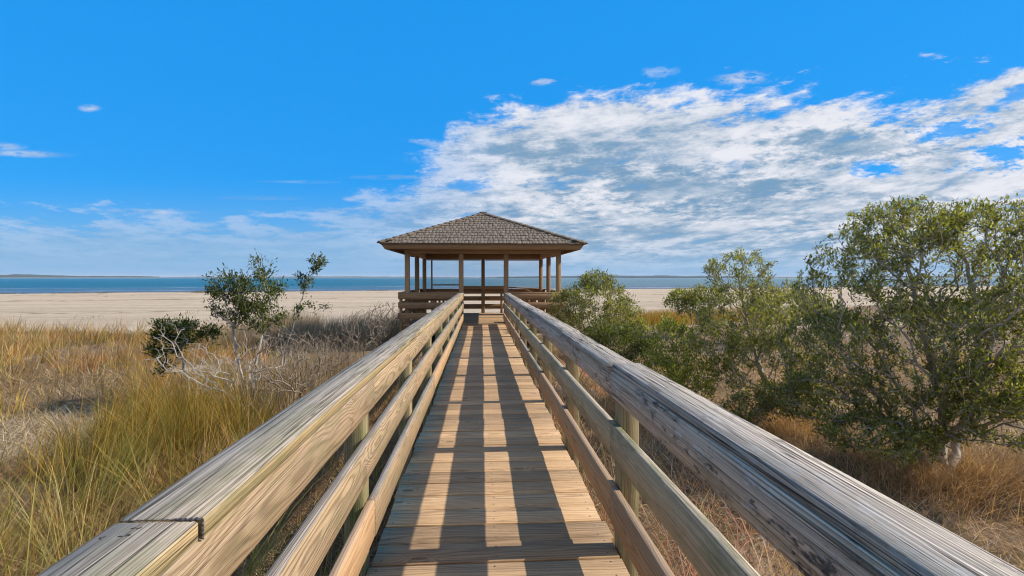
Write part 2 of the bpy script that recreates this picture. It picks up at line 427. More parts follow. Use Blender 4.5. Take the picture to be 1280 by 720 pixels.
for i, (x0, x1, y0, y1) in enumerate(((GX0-.07, GX1+.07, YF-.06, YF+.06), (GX0-.07, GX1+.07, YB-.06, YB+.06), (GX0-.06, GX0+.06, YF+.065, YB-.065), (GX1-.06, GX1+.06, YF+.065, YB-.065))):
    gpart(Boards().box(x0, x1, y0, y1, 2.122, 2.34, ch=.005), 'beam', M['gaz'])
# railings: boards on the outside of the posts, cap on top
def grail(p0, p1, inner, top=.96):
    p0 = np.array(p0); p1 = np.array(p1)
    r_ = Boards(); cz = (.9215+top)/2
    r_.plank((*p0, cz), (*p1, cz), .15, .038, ch=.004)
    for z0, z1 in ((.757, .919), (.485, .662), (.16, .35)):
        d = p1-p0; d = d/np.linalg.norm(d); n = np.array((-d[1], d[0]))*inner
        r_.plank((*(p0-n*.05+d*.01), (z0+z1)/2), (*(p1-n*.05-d*.01), (z0+z1)/2), .036, z1-z0, ch=.004)
    gpart(r_, 'railing', M['gaz'])
oy = YF-.17; ox0 = GX0-.20; ox1 = GX1+.20; yb = YB+.16
grail((ox0-.02, oy), (XL-.15, oy), 1); grail((XR+.15, oy), (ox1+.02, oy), 1)
grail((ox0, yb-.09), (ox0, oy+.09), 1); grail((ox1, oy+.09), (ox1, yb-.09), 1)
grail((ox1+.02, yb), (ox0-.02, yb), 1)
for (x, y) in ((ox0+.02, oy+.08), (-1.45, oy+.08), (1.6, oy+.08), (ox1-.02, oy+.08), (ox0+.08, GC[1]), (ox0+.08, yb-.12), (ox1-.08, GC[1]), (ox1-.08, yb-.12), (-.8, yb-.08), (.80, yb-.08), (GC[0], yb-.08)):
    gpart(Boards().box(x-.044, x+.044, y-.035, y+.035, -.3, .9205, ch=.004), 'rail_post', M['gaz'])
# counter board along the middle of the far railing
gpart(Boards().box(-.78, .92, YB-.13, YB-.09, .94, 1.075, ch=.004), 'back_board', M['gaz'])
# roof
EH = 2.93; ZE = 2.375; ZA = 3.60; cx, cy = GC
Vv = [(cx-EH, cy-EH, ZE), (cx+EH, cy-EH, ZE), (cx+EH, cy+EH, ZE), (cx-EH, cy+EH, ZE), (cx, cy, ZA)]
Vb = [(x, y, z-.035) for x, y, z in Vv]
F = [(0, 1, 4, 4), (1, 2, 4, 4), (2, 3, 4, 4), (3, 0, 4, 4)]
tri = [(0, 1, 4), (1, 2, 4), (2, 3, 4), (3, 0, 4), (6, 5, 9), (7, 6, 9), (8, 7, 9), (5, 8, 9), (0, 5, 1), (1, 5, 6), (1, 6, 2), (2, 6, 7), (2, 7, 3), (3, 7, 8), (3, 8, 0), (0, 8, 5)]
np_mesh('roof_deck', Vv+Vb, tri, M['under'], G, vec=[(x*.3+.1, z, y) for x, y, z in Vv+Vb], col=np.full((10, 3), .5), org=G.location)
# rafters
bd = Boards()
for s_ in range(4):
    ca, sa = round(math.cos(s_*math.pi/2)), round(math.sin(s_*math.pi/2))
    def rot(px, py): return (cx+ca*px-sa*py, cy+sa*px+ca*py)
    for q in np.linspace(-2.6, 2.6, 9):
        r0 = rot(q, -EH+.08); k = abs(q)/EH; r1 = rot(q, -abs(q)-.04)
        z0 = ZE+.034-.115; z1 = ZE+(EH-abs(q)-.04)*(ZA-ZE)/EH-.115
        if np.hypot(r1[0]-r0[0], r1[1]-r0[1]) > .3: bd.plank((*r0, z0), (*r1, z1), .04, .14, ch=.003)
    h0 = rot(-EH+.1, -EH+.1); bd.plank((*h0, ZE-.07), (cx+(h0[0]-cx)*.02, cy+(h0[1]-cy)*.02, ZA-.13), .05, .15, ch=.003)
gpart(bd, 'rafters', M['under'])
# fascia: boards leaning inwards at the foot, mitred by a sloping loop
def loop(name, rings, mat):
    Vs = []; Fs = []; Gs = []
    for (h, z) in rings:
        for (sx, sy) in ((-1, -1), (1, -1), (1, 1), (-1, 1)):
            Vs.append((cx+sx*h, cy+sy*h, z))
    n = len(rings)
    # duplicate per side so grain runs along each board
    V2 = []; 
    for s_ in range(4):
        b0 = len(V2); t_ = (s_+1) % 4
        for r_ in range(n): V2 += [Vs[r_*4+s_], Vs[r_*4+t_]]; Gs += [(rings[r_][1]+.1, rings[r_][0]*.3, 0+s_*9), (rings[r_][1]+.1, rings[r_][0]*.3, 5.9+s_*9)]
        for r_ in range(n):
            q = (r_+1) % n
            Fs.append((b0+r_*2, b0+r_*2+1, b0+q*2+1, b0+q*2))
    return np_mesh(name, V2, Fs, mat, G, vec=Gs, col=np.full((len(V2), 3), .5), org=G.location)
loop('fascia', [(EH+.025, ZE+.012), (EH-.085, ZE-.155), (EH-.125, ZE-.155), (EH-.04, ZE+.0)], M['gaz'])
loop('drip_edge', [(EH+.05, ZE+.020), (EH+.045, ZE-.010), (EH+.012, ZE-.012), (EH+.012, ZE+.016)], M['under'])
# shingles
SL = math.hypot(EH, ZA-ZE); rows = 13; exposure = SL/rows
bd = Boards()
for s_ in range(4):
    ca, sa = round(math.cos(s_*math.pi/2)), round(math.sin(s_*math.pi/2))
    e = np.array((ca, sa, 0.)); inn = np.array((-sa, ca, 0.)); up = (inn*EH+np.array((0, 0, ZA-ZE)))/SL
    nrm = np.cross(e, up); nrm *= np.sign(nrm[2])
    P0 = np.array((cx, cy, ZE))-inn*EH
    for r_ in range(rows):
        d0 = r_*exposure-.05; half = EH*(1-(r_+.45)/rows)+.02
        if r_ == 0: half = EH+.03
        x = -half
        while x < half-.02:
            ww = rs.uniform(.07, .16); x1 = min(x+ww, half)
            if x1-x > .02:
                xm = (x+x1)/2; dj = rs.uniform(-.014, .012); th = rs.uniform(.026, .038)
                # butt end thick, head thin and tucked under the next row
                a0 = P0+e*xm+up*(d0+dj)+nrm*(th*.5+.018); a1 = P0+e*xm+up*(d0+exposure*1.5)+nrm*(th*.5-.006)
                bd.plank(a0, a1, x1-x-.0015, th, nrm, ch=.002)
            x = x1
sh = gpart(bd, 'shingles', M['shingle'])
bd = Boards()
for (sx, sy) in ((-1, -1), (1, -1), (1, 1), (-1, 1)):
    a0 = np.array((cx+sx*(EH+.03), cy+sy*(EH+.03), ZE)); a1 = np.array((cx, cy, ZA)); d = a1-a0; L = np.linalg.norm(d); d /= L
    hor = np.cross(d, (0, 0, 1)); hor /= np.linalg.norm(hor)
    nh = 17
    for i in range(nh):
        for k in (-1, 1):
            t0 = L*i/nh-.03; t1 = t0+L/nh*1.35
            up = np.cross(hor, d); up *= np.sign(up[2]); upk = up*math.cos(.36)+hor*k*math.sin(.36)
            th = .034
            s0 = a0+d*t0+up*(.052+rs.uniform(-.003, .004))+hor*k*.048; s1 = a0+d*t1+up*.022+hor*k*.048
            bd.plank(s0, s1, .11, th, upk, ch=.002)
gpart(bd, 'hip_shingles', M['shingle'])
gpart(Boards().box(cx-.13, cx+.13, cy-.13, cy+.13, ZA+.0, ZA+.07, ch=.01), 'roof_cap', M['shingle'])
# insect screens on the far side, in timber frames
m, nt, b = newmat('grey insect screen')
tr = nt.nodes.new('ShaderNodeBsdfTransparent'); mx = nt.nodes.new('ShaderNodeMixShader'); mx.inputs[0].default_value = .17
nt.links.new(tr.outputs[0], mx.inputs[1]); nt.links.new(b.outputs[0], mx.inputs[2])
b.inputs['Base Color'].default_value = (.12, .12, .12, 1); b.inputs['Roughness'].default_value = .6
nt.links.new(mx.outputs[0], nt.nodes['Material Output'].inputs['Surface']); M['screen'] = m
for (x0, x1) in ((GX0+.08, GC[0]-.08), (GC[0]+.08, GX1-.08)):
    f = Boards(); yq = YB+.02
    f.box(x0, x1, yq-.02, yq+.02, 2.07, 2.118, ch=.003)
    if x0 < -1:
        f.box(-1.96, -1.90, yq-.025, yq+.025, .93, 2.068, ch=.003); f.box(-1.89, -.85, yq-.025, yq+.025, 1.09, 1.14, ch=.003); f.box(-.84, -.79, yq-.025, yq+.025, .93, 2.068, ch=.003)
    fr = gpart(f, 'screen_frame', M['gaz'])
    s_ = np_mesh('screen_mesh', [(x0, yq+.03, .93), (x1, yq+.03, .93), (x1, yq+.03, 2.11), (x0, yq+.03, 2.11)], [(0, 1, 2, 3)], M['screen'], fr, org=G.location)
# benches with slatted backs inside the gazebo
def bench(x0, x1, yb_, face, label):
    o = empty('slatted_bench', ((x0+x1)/2, yb_, 0), label, 'bench', 'slatted benches inside the gazebo')
    f = face
    s1 = Boards()
    for k in range(4): s1.box(x0, x1, yb_+f*(.10+.105*k)-.045, yb_+f*(.10+.105*k)+.045, .42, .45, ch=.003)
    part(s1, 'seat', M['gaz'], o)
    b1 = Boards(); n = int((x1-x0)/.115)
    for k in range(n):
        xx = x0+.06+k*(x1-x0-.12)/(n-1); b1.plank((xx, yb_+f*.06, .43), (xx, yb_-f*.04, .84), .07, .02, (0, 1, 0), ch=.002)
    part(b1, 'backrest', M['gaz'], o)
    for xx in (x0+.12, x1-.12):
        part(Boards().box(xx-.04, xx+.04, yb_+f*.25-.19, yb_+f*.25+.19, .001, .418, ch=.004), 'leg', M['gaz'], o)
bench(GX0+.15, -.85, YF+.22, 1, 'slatted timber bench behind the gazebo front railing, left of the entrance')
bench(1.0, GX1-.15, YF+.22, 1, 'slatted timber bench behind the gazebo front railing, right of the entrance')
# tall slanted table at the right back
o = empty('picnic_table', (1.6, 19.1, 0), 'dark timber picnic table standing inside the gazebo at the right', 'table')
t_ = Boards()
for k in range(5): t_.plank((.98, 18.8+.13*k, 1.035), (2.15, 18.8+.13*k, .985), .12, .035, ch=.004)
part(t_, 'tabletop', M['gaz'], o)
for xx in (1.15, 1.98):
    for sy in (-1, 1):
        part(Boards().plank((xx, 19.06+sy*.28, .002), (xx, 19.06+sy*.06, .975), .09, .04, (1, 0, 0)), 'leg', M['gaz'], o)
part(Boards().box(1.19, 1.94, 19.04, 19.08, .45, .54), 'brace', M['gaz'], o)

# ------------------------------------------------------------------ terrain
GZ = -.75
def vnoise(x, y, seed=0):
    """smooth value noise, vectorised"""
    x = np.asarray(x, float); y = np.asarray(y, float)
    xi = np.floor(x).astype(np.int64); yi = np.floor(y).astype(np.int64); fx = x-xi; fy = y-yi
    fx = fx*fx*(3-2*fx); fy = fy*fy*(3-2*fy)
    def h(a, b):
        n = (a*374761393+b*668265263+seed*1442695041) & 0x7fffffff
        n = ((n ^ (n >> 13))*1274126177) & 0x7fffffff
        return (n ^ (n >> 16))/0x7fffffff % 1.0
    return (h(xi, yi)*(1-fx)+h(xi+1, yi)*fx)*(1-fy)+(h(xi, yi+1)*(1-fx)+h(xi+1, yi+1)*fx)*fy
def fbm(x, y, seed=0, o=4):
    s_ = 0; a = 1; t = 0
    for k in range(o): s_ = s_+a*vnoise(x*2**k, y*2**k, seed+k); t += a; a *= .5
    return s_/t
def dune_edge(x):       # where the grass gives way to the open beach
    x = np.asarray(x, float)
    return 20.5+np.clip(x-1, 0, 60)*.55+np.clip(-x-14, 0, 80)*.1+(fbm(x*.25, x*0+3, 5)-.5)*4
def gh(x, y):
    h = GZ+(fbm(np.asarray(x)*.35, np.asarray(y)*.35, 1)-.5)*.30+(fbm(np.asarray(x)*1.7, np.asarray(y)*1.7, 2)-.5)*.10
    near = np.clip(1-np.abs(np.asarray(x)-.1)/2.0, 0, 1); h = h-near*.08
    e = dune_edge(x); return h-np.clip((np.asarray(y)-e)/4, 0, 1.5)*.45
def grid(xs, ys, hf):
    X, Y = np.meshgrid(xs, ys); Z = hf(X, Y); nx, ny = len(xs), len(ys)
    V = np.stack([X, Y, Z], -1).reshape(-1, 3)
    i = np.arange(nx-1)[None, :]+np.arange(ny-1)[:, None]*nx
    F = np.stack([i, i+1, i+1+nx, i+nx], -1).reshape(-1, 4)
    return V, F
def axis(a, b, fine0, fine1, step, cstep):
    L = [np.arange(a, fine0, cstep), np.arange(fine0, fine1, step), np.arange(fine1, b+cstep, cstep)]
    return np.concatenate(L)
m, nt, b = newmat('sandy soil with dry litter')
tcn = nt.nodes.new('ShaderNodeTexCoord'); p = N(nt, tcn.outputs['Object'])
a1 = noise(nt, p, .55, 5, .6); a2 = noise(nt, p, 9, 5, .7); a3 = noise(nt, p, 60, 4, .7)
c = mix(nt, a2.rng(.3, .7), (.15, .095, .050), (.30, .20, .12))
c = mix(nt, (a1*.75+a2*.25).rng(.57, .64), c, (.50, .42, .33))
c = mix(nt, a3.rng(.35, .75)*.5, c, (.10, .065, .04))
lk(nt, c, b.inputs['Base Color']); b.inputs['Roughness'].default_value = .95; b.inputs['Specular IOR Level'].default_value = .1
lk(nt, bump(nt, a2*.6+a3*.4, .05), b.inputs['Normal']); M['soil'] = m
V_, F_ = grid(axis(-300, 300, -24, 24, .25, 4), axis(-120, 76, -4, 32, .25, 3), gh)
tag(np_mesh('ground', V_, F_, M['soil'], smooth=True), kind='structure')
def shore(x): return 108+.24*np.asarray(x)+(fbm(np.asarray(x)*.03, np.asarray(x)*0, 11)-.5)*8
def bh(x, y):
    e = shore(x); t = np.clip((y-20)/(e-20), 0, 1.4)
    return -.80-.38*t**1.6+(fbm(x*.12, y*.12, 21)-.5)*.10+(fbm(x*.8, y*.8, 22)-.5)*.035-np.clip(21-y, 0, 10)*.12
m, nt, b = newmat('pale beach sand')
tcn = nt.nodes.new('ShaderNodeTexCoord'); p = N(nt, tcn.outputs['Object']); x, y, z = sep(nt, p)
a1 = noise(nt, comb(nt, x*.05, y*.35, 0.0), 1.0, 6, .65, .4); a2 = noise(nt, p, 1.4, 6, .7); a3 = noise(nt, p, 12, 4, .7)
c = mix(nt, a1.rng(.35, .65), (.60, .455, .315), (.47, .355, .245))
c = mix(nt, a2.rng(.52, .66)*.50, c, (.36, .265, .17))
fp = noise(nt, comb(nt, x*.5, y*1.0, 4.0), 1.0, 7, .75)
c = mix(nt, fp.rng(.55, .66)*.55, c, (.30, .215, .13)); c = mix(nt, fp.rng(.44, .34)*.5, c, (.68, .54, .40))
# thin lines of old seaweed left by the tide
ln = ((y-x*.22)+(noise(nt, comb(nt, x*.04, y*.02, 0.0), 1.0, 5, .7)-.5)*30)
s1 = (ln-62).abs().rng(0, 1.3, 1, 0).max((ln-88).abs().rng(0, 1.5, 1, 0)).max((ln-41).abs().rng(0, .7, 1, 0)*.7)
c = mix(nt, s1*a2.rng(.40, .52)*.9, c, (.20, .135, .06))
wet = ((y-x*.24)-104).rng(-3.5, 1.0)
c = mix(nt, wet*.75, c, (.17, .13, .10))
lk(nt, c, b.inputs['Base Color']); b.inputs['Roughness'].default_value = .95; b.inputs['Specular IOR Level'].default_value = .1
lk(nt, bump(nt, a2*.7+a3*.3+fp*1.5, .16), b.inputs['Normal'])
xs = axis(-420, 420, -120, 120, 1.5, 10); ys = axis(16, 190, 16, 130, 1.0, 8)
V_, F_ = grid(xs, ys, bh)
tag(np_mesh('beach', V_, F_, m, smooth=True), kind='structure')
# water out to the horizon
m, nt, b = newmat('shallow bay water')
tcn = nt.nodes.new('ShaderNodeTexCoord'); p = N(nt, tcn.outputs['Object']); x, y, z = sep(nt, p)
b.inputs['Roughness'].default_value = .28; b.inputs['IOR'].default_value = 1.33; b.inputs['Specular IOR Level'].default_value = .16
w1 = noise(nt, comb(nt, x*.5, y*1.1, 0.0), 1.0, 5, .65); w2 = noise(nt, comb(nt, x*.05, y*.12, 0.0), 1.0, 4, .6)
lk(nt, bump(nt, w1, .9), b.inputs['Normal'])
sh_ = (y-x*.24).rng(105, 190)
streak = noise(nt, comb(nt, x*.0025, y*.012, 0.0), 1.0, 5, .6).rng(.35, .65)
c = mix(nt, streak, (.012, .10, .14), (.02, .15, .185))
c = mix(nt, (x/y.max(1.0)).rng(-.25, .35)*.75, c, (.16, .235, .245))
w3 = noise(nt, comb(nt, x*.03, y*.35, 3.0), 1.0, 6, .7); c = mix(nt, w3.rng(.45, .65)*.35, c, (.004, .06, .09))
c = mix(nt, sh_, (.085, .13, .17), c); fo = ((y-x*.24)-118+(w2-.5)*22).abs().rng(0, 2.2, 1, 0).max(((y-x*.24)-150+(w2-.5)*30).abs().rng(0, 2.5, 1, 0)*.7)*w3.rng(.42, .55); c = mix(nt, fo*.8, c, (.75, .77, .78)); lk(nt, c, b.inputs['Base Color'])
WZ = -1.17
xs = np.array([-30000, -3000, -600, 600, 3000, 30000.]); ys = np.array([60, 400, 3000, 30000.])
V_, F_ = grid(xs, ys, lambda a, b_: a*0+WZ)
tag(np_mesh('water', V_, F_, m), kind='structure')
# low wooded shores on the far side of the bay
m, nt, b = newmat('distant woodland'); tcn = nt.nodes.new('ShaderNodeTexCoord'); p = N(nt, tcn.outputs['Object'])
n_ = noise(nt, p, .02, 4, .6); lk(nt, mix(nt, n_, (.035, .065, .055), (.055, .09, .075)), b.inputs['Base Color']); b.inputs['Roughness'].default_value = 1; M['wood_far'] = m
m, nt, b = newmat('distant sand'); b.inputs['Base Color'].default_value = (.42, .38, .32, 1); b.inputs['Roughness'].default_value = 1; M['sand_far'] = m
def pxdir(px):
    a = math.atan((px-640)/FPX)+YAW; return math.sin(a), math.cos(a)
def farland(p0, p1, dist, h, seed, sand=True, taper=(.1, .1)):
    n = int(abs(p1-p0)/1.2)+8; V = []; F = []; V2 = []; F2 = []
    for i in range(n):
        t = i/(n-1); dx_, dy_ = pxdir(p0+(p1-p0)*t); d = dist/max(.35, (dx_*math.sin(YAW)+dy_*math.cos(YAW)))
        e = min(1, t/taper[0] if taper[0] else 1, (1-t)/taper[1] if taper[1] else 1)
        hh = h*(.35+.65*e)*(.72+.55*float(fbm(np.array([t*14.0]), np.array([0.]), seed)[0]))+float(vnoise(np.array([i*.9]), np.array([1.]), seed+9)[0])*1.4
        V += [(dx_*d, dy_*d, WZ-1), (dx_*d, dy_*d, WZ+hh*.8), (dx_*(d+40), dy_*(d+40), WZ+hh), (dx_*(d+260), dy_*(d+260), WZ+hh*.9), (dx_*(d+300), dy_*(d+300), WZ-1)]
        V2 += [(dx_*(d-30), dy_*(d-30), WZ-.5), (dx_*(d-6), dy_*(d-6), WZ+2.2), (dx_*(d+1), dy_*(d+1), WZ+2.2)]
        if i:
            for k in range(4): F.append(((i-1)*5+k, i*5+k, i*5+k+1, (i-1)*5+k+1))
            for k in range(2): F2.append(((i-1)*3+k, i*3+k, i*3+k+1, (i-1)*3+k+1))
    tag(np_mesh('far_shore', V, F, M['wood_far'], smooth=True), kind='structure')
    if sand: tag(np_mesh('far_beach', V2, F2, M['sand_far'], smooth=True), kind='structure')
farland(-260, 200, 2600, 19, 3, taper=(0, .4)); farland(170, 620, 3600, 10, 4, taper=(.2, .3)); farland(600, 1000, 3600, 16, 6, sand=False, taper=(.3, .3)); farland(960, 1500, 3300, 13, 8, taper=(.2, 0))

# ------------------------------------------------------------------ vegetation
def plantmat(name, trans=.35, rough=.6, spec=.2, tcol=(1.5, 1.45, .5)):
    m, nt, b = newmat(name)
    at = nt.nodes.new('ShaderNodeAttribute'); at.attribute_name = 'tint'; c = N(nt, at.outputs['Color'])
    lk(nt, c, b.inputs['Base Color']); b.inputs['Roughness'].default_value = rough; b.inputs['Specular IOR Level'].default_value = spec
    if trans:
        tl = nt.nodes.new('ShaderNodeBsdfTranslucent'); lk(nt, mix(nt, 1.0, c, tcol, 'MULTIPLY'), tl.inputs[0])
        mx = nt.nodes.new('ShaderNodeMixShader'); mx.inputs[0].default_value = trans
        nt.links.new(b.outputs[0], mx.inputs[1]); nt.links.new(tl.outputs[0], mx.inputs[2]); nt.links.new(mx.outputs[0], nt.nodes['Material Output'].inputs['Surface'])
    return m
M['grass'] = plantmat('dry grass blades', .28, .8, .06, (1.4, 1.2, .6))
M['leaf'] = plantmat('evergreen leaves', .48, .5, .28)
M['bark'] = plantmat('pale grey bark', 0, .85, .15)

def blades(base, h, az, lean, curve, wid, col, seg=4, colt=None):
    """grass blades as tapering ribbons. base (n,3)"""
    n = len(base); t = np.linspace(0, 1, seg+1)
    dirh = np.stack([np.cos(az), np.sin(az), np.zeros(n)], 1)
    ang = lean[:, None]+curve[:, None]*t[None, :]
    ds = (h/seg)[:, None]
    stepx = np.sin(ang)*ds; stepz = np.cos(ang)*ds
    X = np.concatenate([np.zeros((n, 1)), np.cumsum(stepx[:, 1:], 1)], 1); Z = np.concatenate([np.zeros((n, 1)), np.cumsum(stepz[:, 1:], 1)], 1)
    Z = np.maximum(Z, -.02+.02*t[None, :])
    ctr = base[:, None, :]+dirh[:, None, :]*X[:, :, None]; ctr[:, :, 2] += Z
    sa = az+rs.uniform(.6, 2.5, n); side = np.stack([np.cos(sa), np.sin(sa), np.zeros(n)], 1)
    wt = wid[:, None]*(1-t[None, :]**1.8*.9)*.5
    A = ctr-side[:, None, :]*wt[:, :, None]; B = ctr+side[:, None, :]*wt[:, :, None]
    V = np.stack([A, B], 2).reshape(-1, 3)
    k = (seg+1)*2; i0 = (np.arange(n)*k)[:, None]+(np.arange(seg)*2)[None, :]
    F = np.stack([i0, i0+1, i0+3, i0+2], -1).reshape(-1, 4)
    if colt is None: colt = col
    C = (col[:, None, :]*(1-t[None, :, None])+colt[:, None, :]*t[None, :, None])
    C = np.repeat(C, 2, 1).reshape(-1, 3)
    return V, F, C
class Acc:
    def __init__(s): s.V = []; s.F = []; s.C = []; s.n = 0
    def add(s, V, F, C): s.V.append(V); s.F.append(F+s.n); s.C.append(C); s.n += len(V)
    def build(s, name, mat, parent=None, org=None): return np_mesh(name, np.concatenate(s.V), np.concatenate(s.F), mat, parent, col=np.concatenate(s.C), org=org)
def inview(x, y, marg=.10):
    """keep only what could be seen from near the camera"""
    D = y*math.cos(YAW)+x*math.sin(YAW); L = x*math.cos(YAW)-y*math.sin(YAW)
    return (D > .6) & (np.abs(L) < D*(1.016+marg)+1.0)
def scatter(n, x0, x1, y0, y1, dens=None):
    x = rs.uniform(x0, x1, n); y = rs.uniform(y0, y1, n)
    k = inview(x, y) & ((x < -.80) | (x > .95) | (rs.rand(n) < .6))
    k &= ~((x > GX0-.2) & (x < GX1+.2) & (y > YF-.3) & (y < YB+.3))
    if dens is not None: k &= rs.rand(n) < dens(x, y)
    x = x[k]; y = y[k]; return np.stack([x, y, gh(x, y)-.01], 1)
def pal(n, cols, jit=.15):
    cols = np.array(cols); i = rs.randint(len(cols), size=n); w_ = rs.rand(n)[:, None]; j = rs.randint(len(cols), size=n)
    c = cols[i]*(1-w_*.5)+cols[j]*w_*.5
    return np.clip(c*(1+rs.normal(0, jit, (n, 1))), .004, 1)
def dist(b): return np.hypot(b[:, 0], b[:, 1])
STRAW = [(.52, .36, .17), (.44, .28, .12), (.58, .43, .24), (.38, .23, .10)]
GOLD = [(.46, .27, .055), (.52, .31, .07), (.38, .225, .05), (.55, .37, .13)]
GREEN = [(.14, .17, .03), (.20, .22, .04), (.11, .13, .03), (.30, .27, .06)]
RUST = [(.33, .18, .08), (.42, .25, .12), (.26, .15, .08), (.48, .33, .19)]
# patch fields on the left
def f_rush(x, y):      # the big tall clump of green and orange rushes
    d = ((x+3.9+.25*(y-6.4))/1.2)**2+((y-6.3)/1.75)**2
    return np.clip(1.3-d, 0, 1)*np.clip((fbm(x*1.6, y*1.6, 44)-.30)*5, .15, 1)
def f_bare(x, y):      # flattened pale mat
    d = ((x+6.1)/1.3)**2+((y-7.2)/1.7)**2
    return np.clip(1.4-d, 0, 1)
def f_near(x, y): return np.clip(1.3-np.abs(x+1.7)/1.2, 0, 1)
def f_low(x, y): return np.clip(1.3-((x+3.8)/2.8)**2-((y-13.2)/3.0)**2, 0, 1)      # short growth where the gazebo's shadow lies
# 1 tall golden grass
gA = Acc()
def add_field(acc, n, reg, dens, hr, cols, tips=None, lean=(.05, .35), curve=(.1, .9), wid=(.003, .006), az=None, seg=4, azs=1.2, clump=0):
    bs = scatter(n, *reg, dens); k = len(bs)
    if not k: return
    dd = dist(bs); wd = rs.uniform(wid[0], wid[1], k)*np.clip(dd/6, 1, 3.2)
    a_ = rs.uniform(0, 2*np.pi, k) if az is None else rs.normal(az, azs, k)
    hh = rs.uniform(hr[0], hr[1], k)*(.6+.8*fbm(bs[:, 0]*.9, bs[:, 1]*.9, 31))
    if clump:
        g = clump; ox = bs[:, 0]+rs.normal(0, g*.15, k); oy_ = bs[:, 1]+rs.normal(0, g*.15, k)
        ix = np.floor(ox/g); iy = np.floor(oy_/g)
        hx = (vnoise(ix*7.0, iy*13.0, 5)-.5)*g*.8; hy = (vnoise(ix*11.0, iy*5.0, 6)-.5)*g*.8
        ccx = (ix+.5)*g+hx; ccy = (iy+.5)*g+hy
        pull = .55; nx_ = bs[:, 0]*(1-pull)+ccx*pull; ny_ = bs[:, 1]*(1-pull)+ccy*pull
        ddx = bs[:, 0]-ccx; ddy = bs[:, 1]-ccy
        a_ = np.arctan2(ddy+.25*g*math.sin(.25), ddx+.25*g)+rs.normal(0, .5, k)
        hh = hh*(.6+.8*vnoise(ix*3.0, iy*17.0, 9)); bs[:, 0] = nx_; bs[:, 1] = ny_
    c0 = pal(k, cols)
    if clump:
        ct = vnoise(ix*5.0, iy*3.0, 12)[:, None]; c0 = c0*(.42+.95*ct); hu = vnoise(ix*9.0, iy*4.0, 19)[:, None]; c0 = np.where(hu < .26, c0*np.array([[1.15, .80, .9]]), np.where(hu > .76, c0*np.array([[.72, .98, .8]]), c0))
    c1 = pal(k, tips) if tips is not None else c0*1.05
    acc.add(*blades(bs, hh, a_, rs.uniform(*lean, k), rs.uniform(*curve, k), wd, c0, seg, c1))
tall = lambda x, y: np.clip((fbm(x*.5, y*.5, 41)-.36)*4, .05, 1)*(1-f_bare(x, y)*.9)*(1-f_near(x, y)*.75)*(1-f_low(x, y)*.93)*(y < dune_edge(x)-.2)
add_field(gA, 60000, (-26, -.9, 8, 24), tall, (.35, .75), GOLD, STRAW, az=.2, clump=.6)
add_field(gA, 17000, (-10, -.9, 1.5, 9), lambda x, y: tall(x, y)*np.clip((fbm(x*1.4, y*1.4, 46)-.38)*6, .05, 1), (.30, .75), GOLD+GREEN, GOLD+STRAW, az=.2, seg=5, wid=(.004, .008), azs=1.5, clump=.4)
add_field(gA, 16000, (-26, -.9, 8, 22), lambda x, y: tall(x, y)*(fbm(x*.4, y*.4, 77) > .52), (.4, .8), GREEN, GOLD, az=.3)
tag(gA.build('marsh_grass', M['grass']), 'tall golden dry marsh grass covering the left side up to the beach', 'grass', kind='stuff')
gR = Acc(); gS = Acc()
add_field(gR, 30000, (-7.2, -2.2, 3.4, 9.6), f_rush, (.55, .95), [(.10, .13, .025), (.15, .18, .03), (.08, .10, .02), (.20, .19, .04)], [(.52, .23, .04), (.42, .22, .04), (.30, .24, .05), (.58, .36, .10), (.20, .20, .04)], az=.25, azs=.55, lean=(.05, .40), curve=(.1, 1.0), wid=(.0035, .007), seg=5, clump=.45)
add_field(gS, 14000, (-6.5, -1.0, 1.4, 6.0), lambda x, y: (fbm(x*1.2, y*1.2, 151) > .42)*1.0, (.2, .6), RUST+STRAW, lean=(.2, 1.3), curve=(.2, 1.5), wid=(.004, .008), seg=5, clump=.4)
add_field(gR, 6500, (-6, -1.2, 1.4, 5.4), lambda x, y: (fbm(x*1.3, y*1.3, 51) > .50)*1.0, (.45, .85), [(.20, .25, .04), (.28, .33, .07), (.13, .16, .03)], [(.40, .34, .08), (.54, .42, .18)], az=.3, azs=.9, curve=(.1, 1.3), wid=(.004, .008), seg=5, clump=.35)
tag(gR.build('green_rushes', M['grass']), 'dense clump of tall green rushes with orange tips left of the boardwalk', 'rushes', kind='stuff')
lowf = lambda x, y: (y < dune_edge(x)+.5)*1.0
STR2 = [(.38, .27, .14), (.29, .19, .10), (.46, .35, .21), (.21, .14, .075)]
for (n, reg, cols, hr) in ((26000, (-12, -.8, 1.2, 12), STR2, (.15, .45)), (34000, (-3.8, -.75, 1.0, 12), RUST, (.2, .55)), (14000, (-26, -.8, 10, 24), STR2, (.2, .5)), (6000, (-.7, .95, 1.2, 15), RUST, (.1, .3))):
    add_field(gS, n, reg, lowf, hr, cols, lean=(.6, 1.5), curve=(.0, .9), wid=(.004, .008))
add_field(gS, 12000, (-9, -4.8, 5.2, 10), f_bare, (.2, .5), [(.58, .47, .32), (.48, .38, .25), (.66, .56, .42)], lean=(1.0, 1.5), curve=(-.2, .5), wid=(.003, .005))
tag(gS.build('straw_litter', M['grass']), 'matted dry straw and flattened stems on the ground left of the boardwalk', 'dry grass', kind='stuff')
def at(px, py=None, D=None, z=None):
    """world point on a sight line: at ground level (py) or at a chosen depth D"""
    a = math.atan((px-640)/FPX)
    if D is None: D = (CAMZ-(GZ if z is None else z))*FPX/(py-347); zz = (GZ if z is None else z)
    else: zz = CAMZ-(py-347)/FPX*D
    L = (px-640)/FPX*D
    return np.array((D*math.sin(YAW)+L*math.cos(YAW), D*math.cos(YAW)-L*math.sin(YAW), zz))
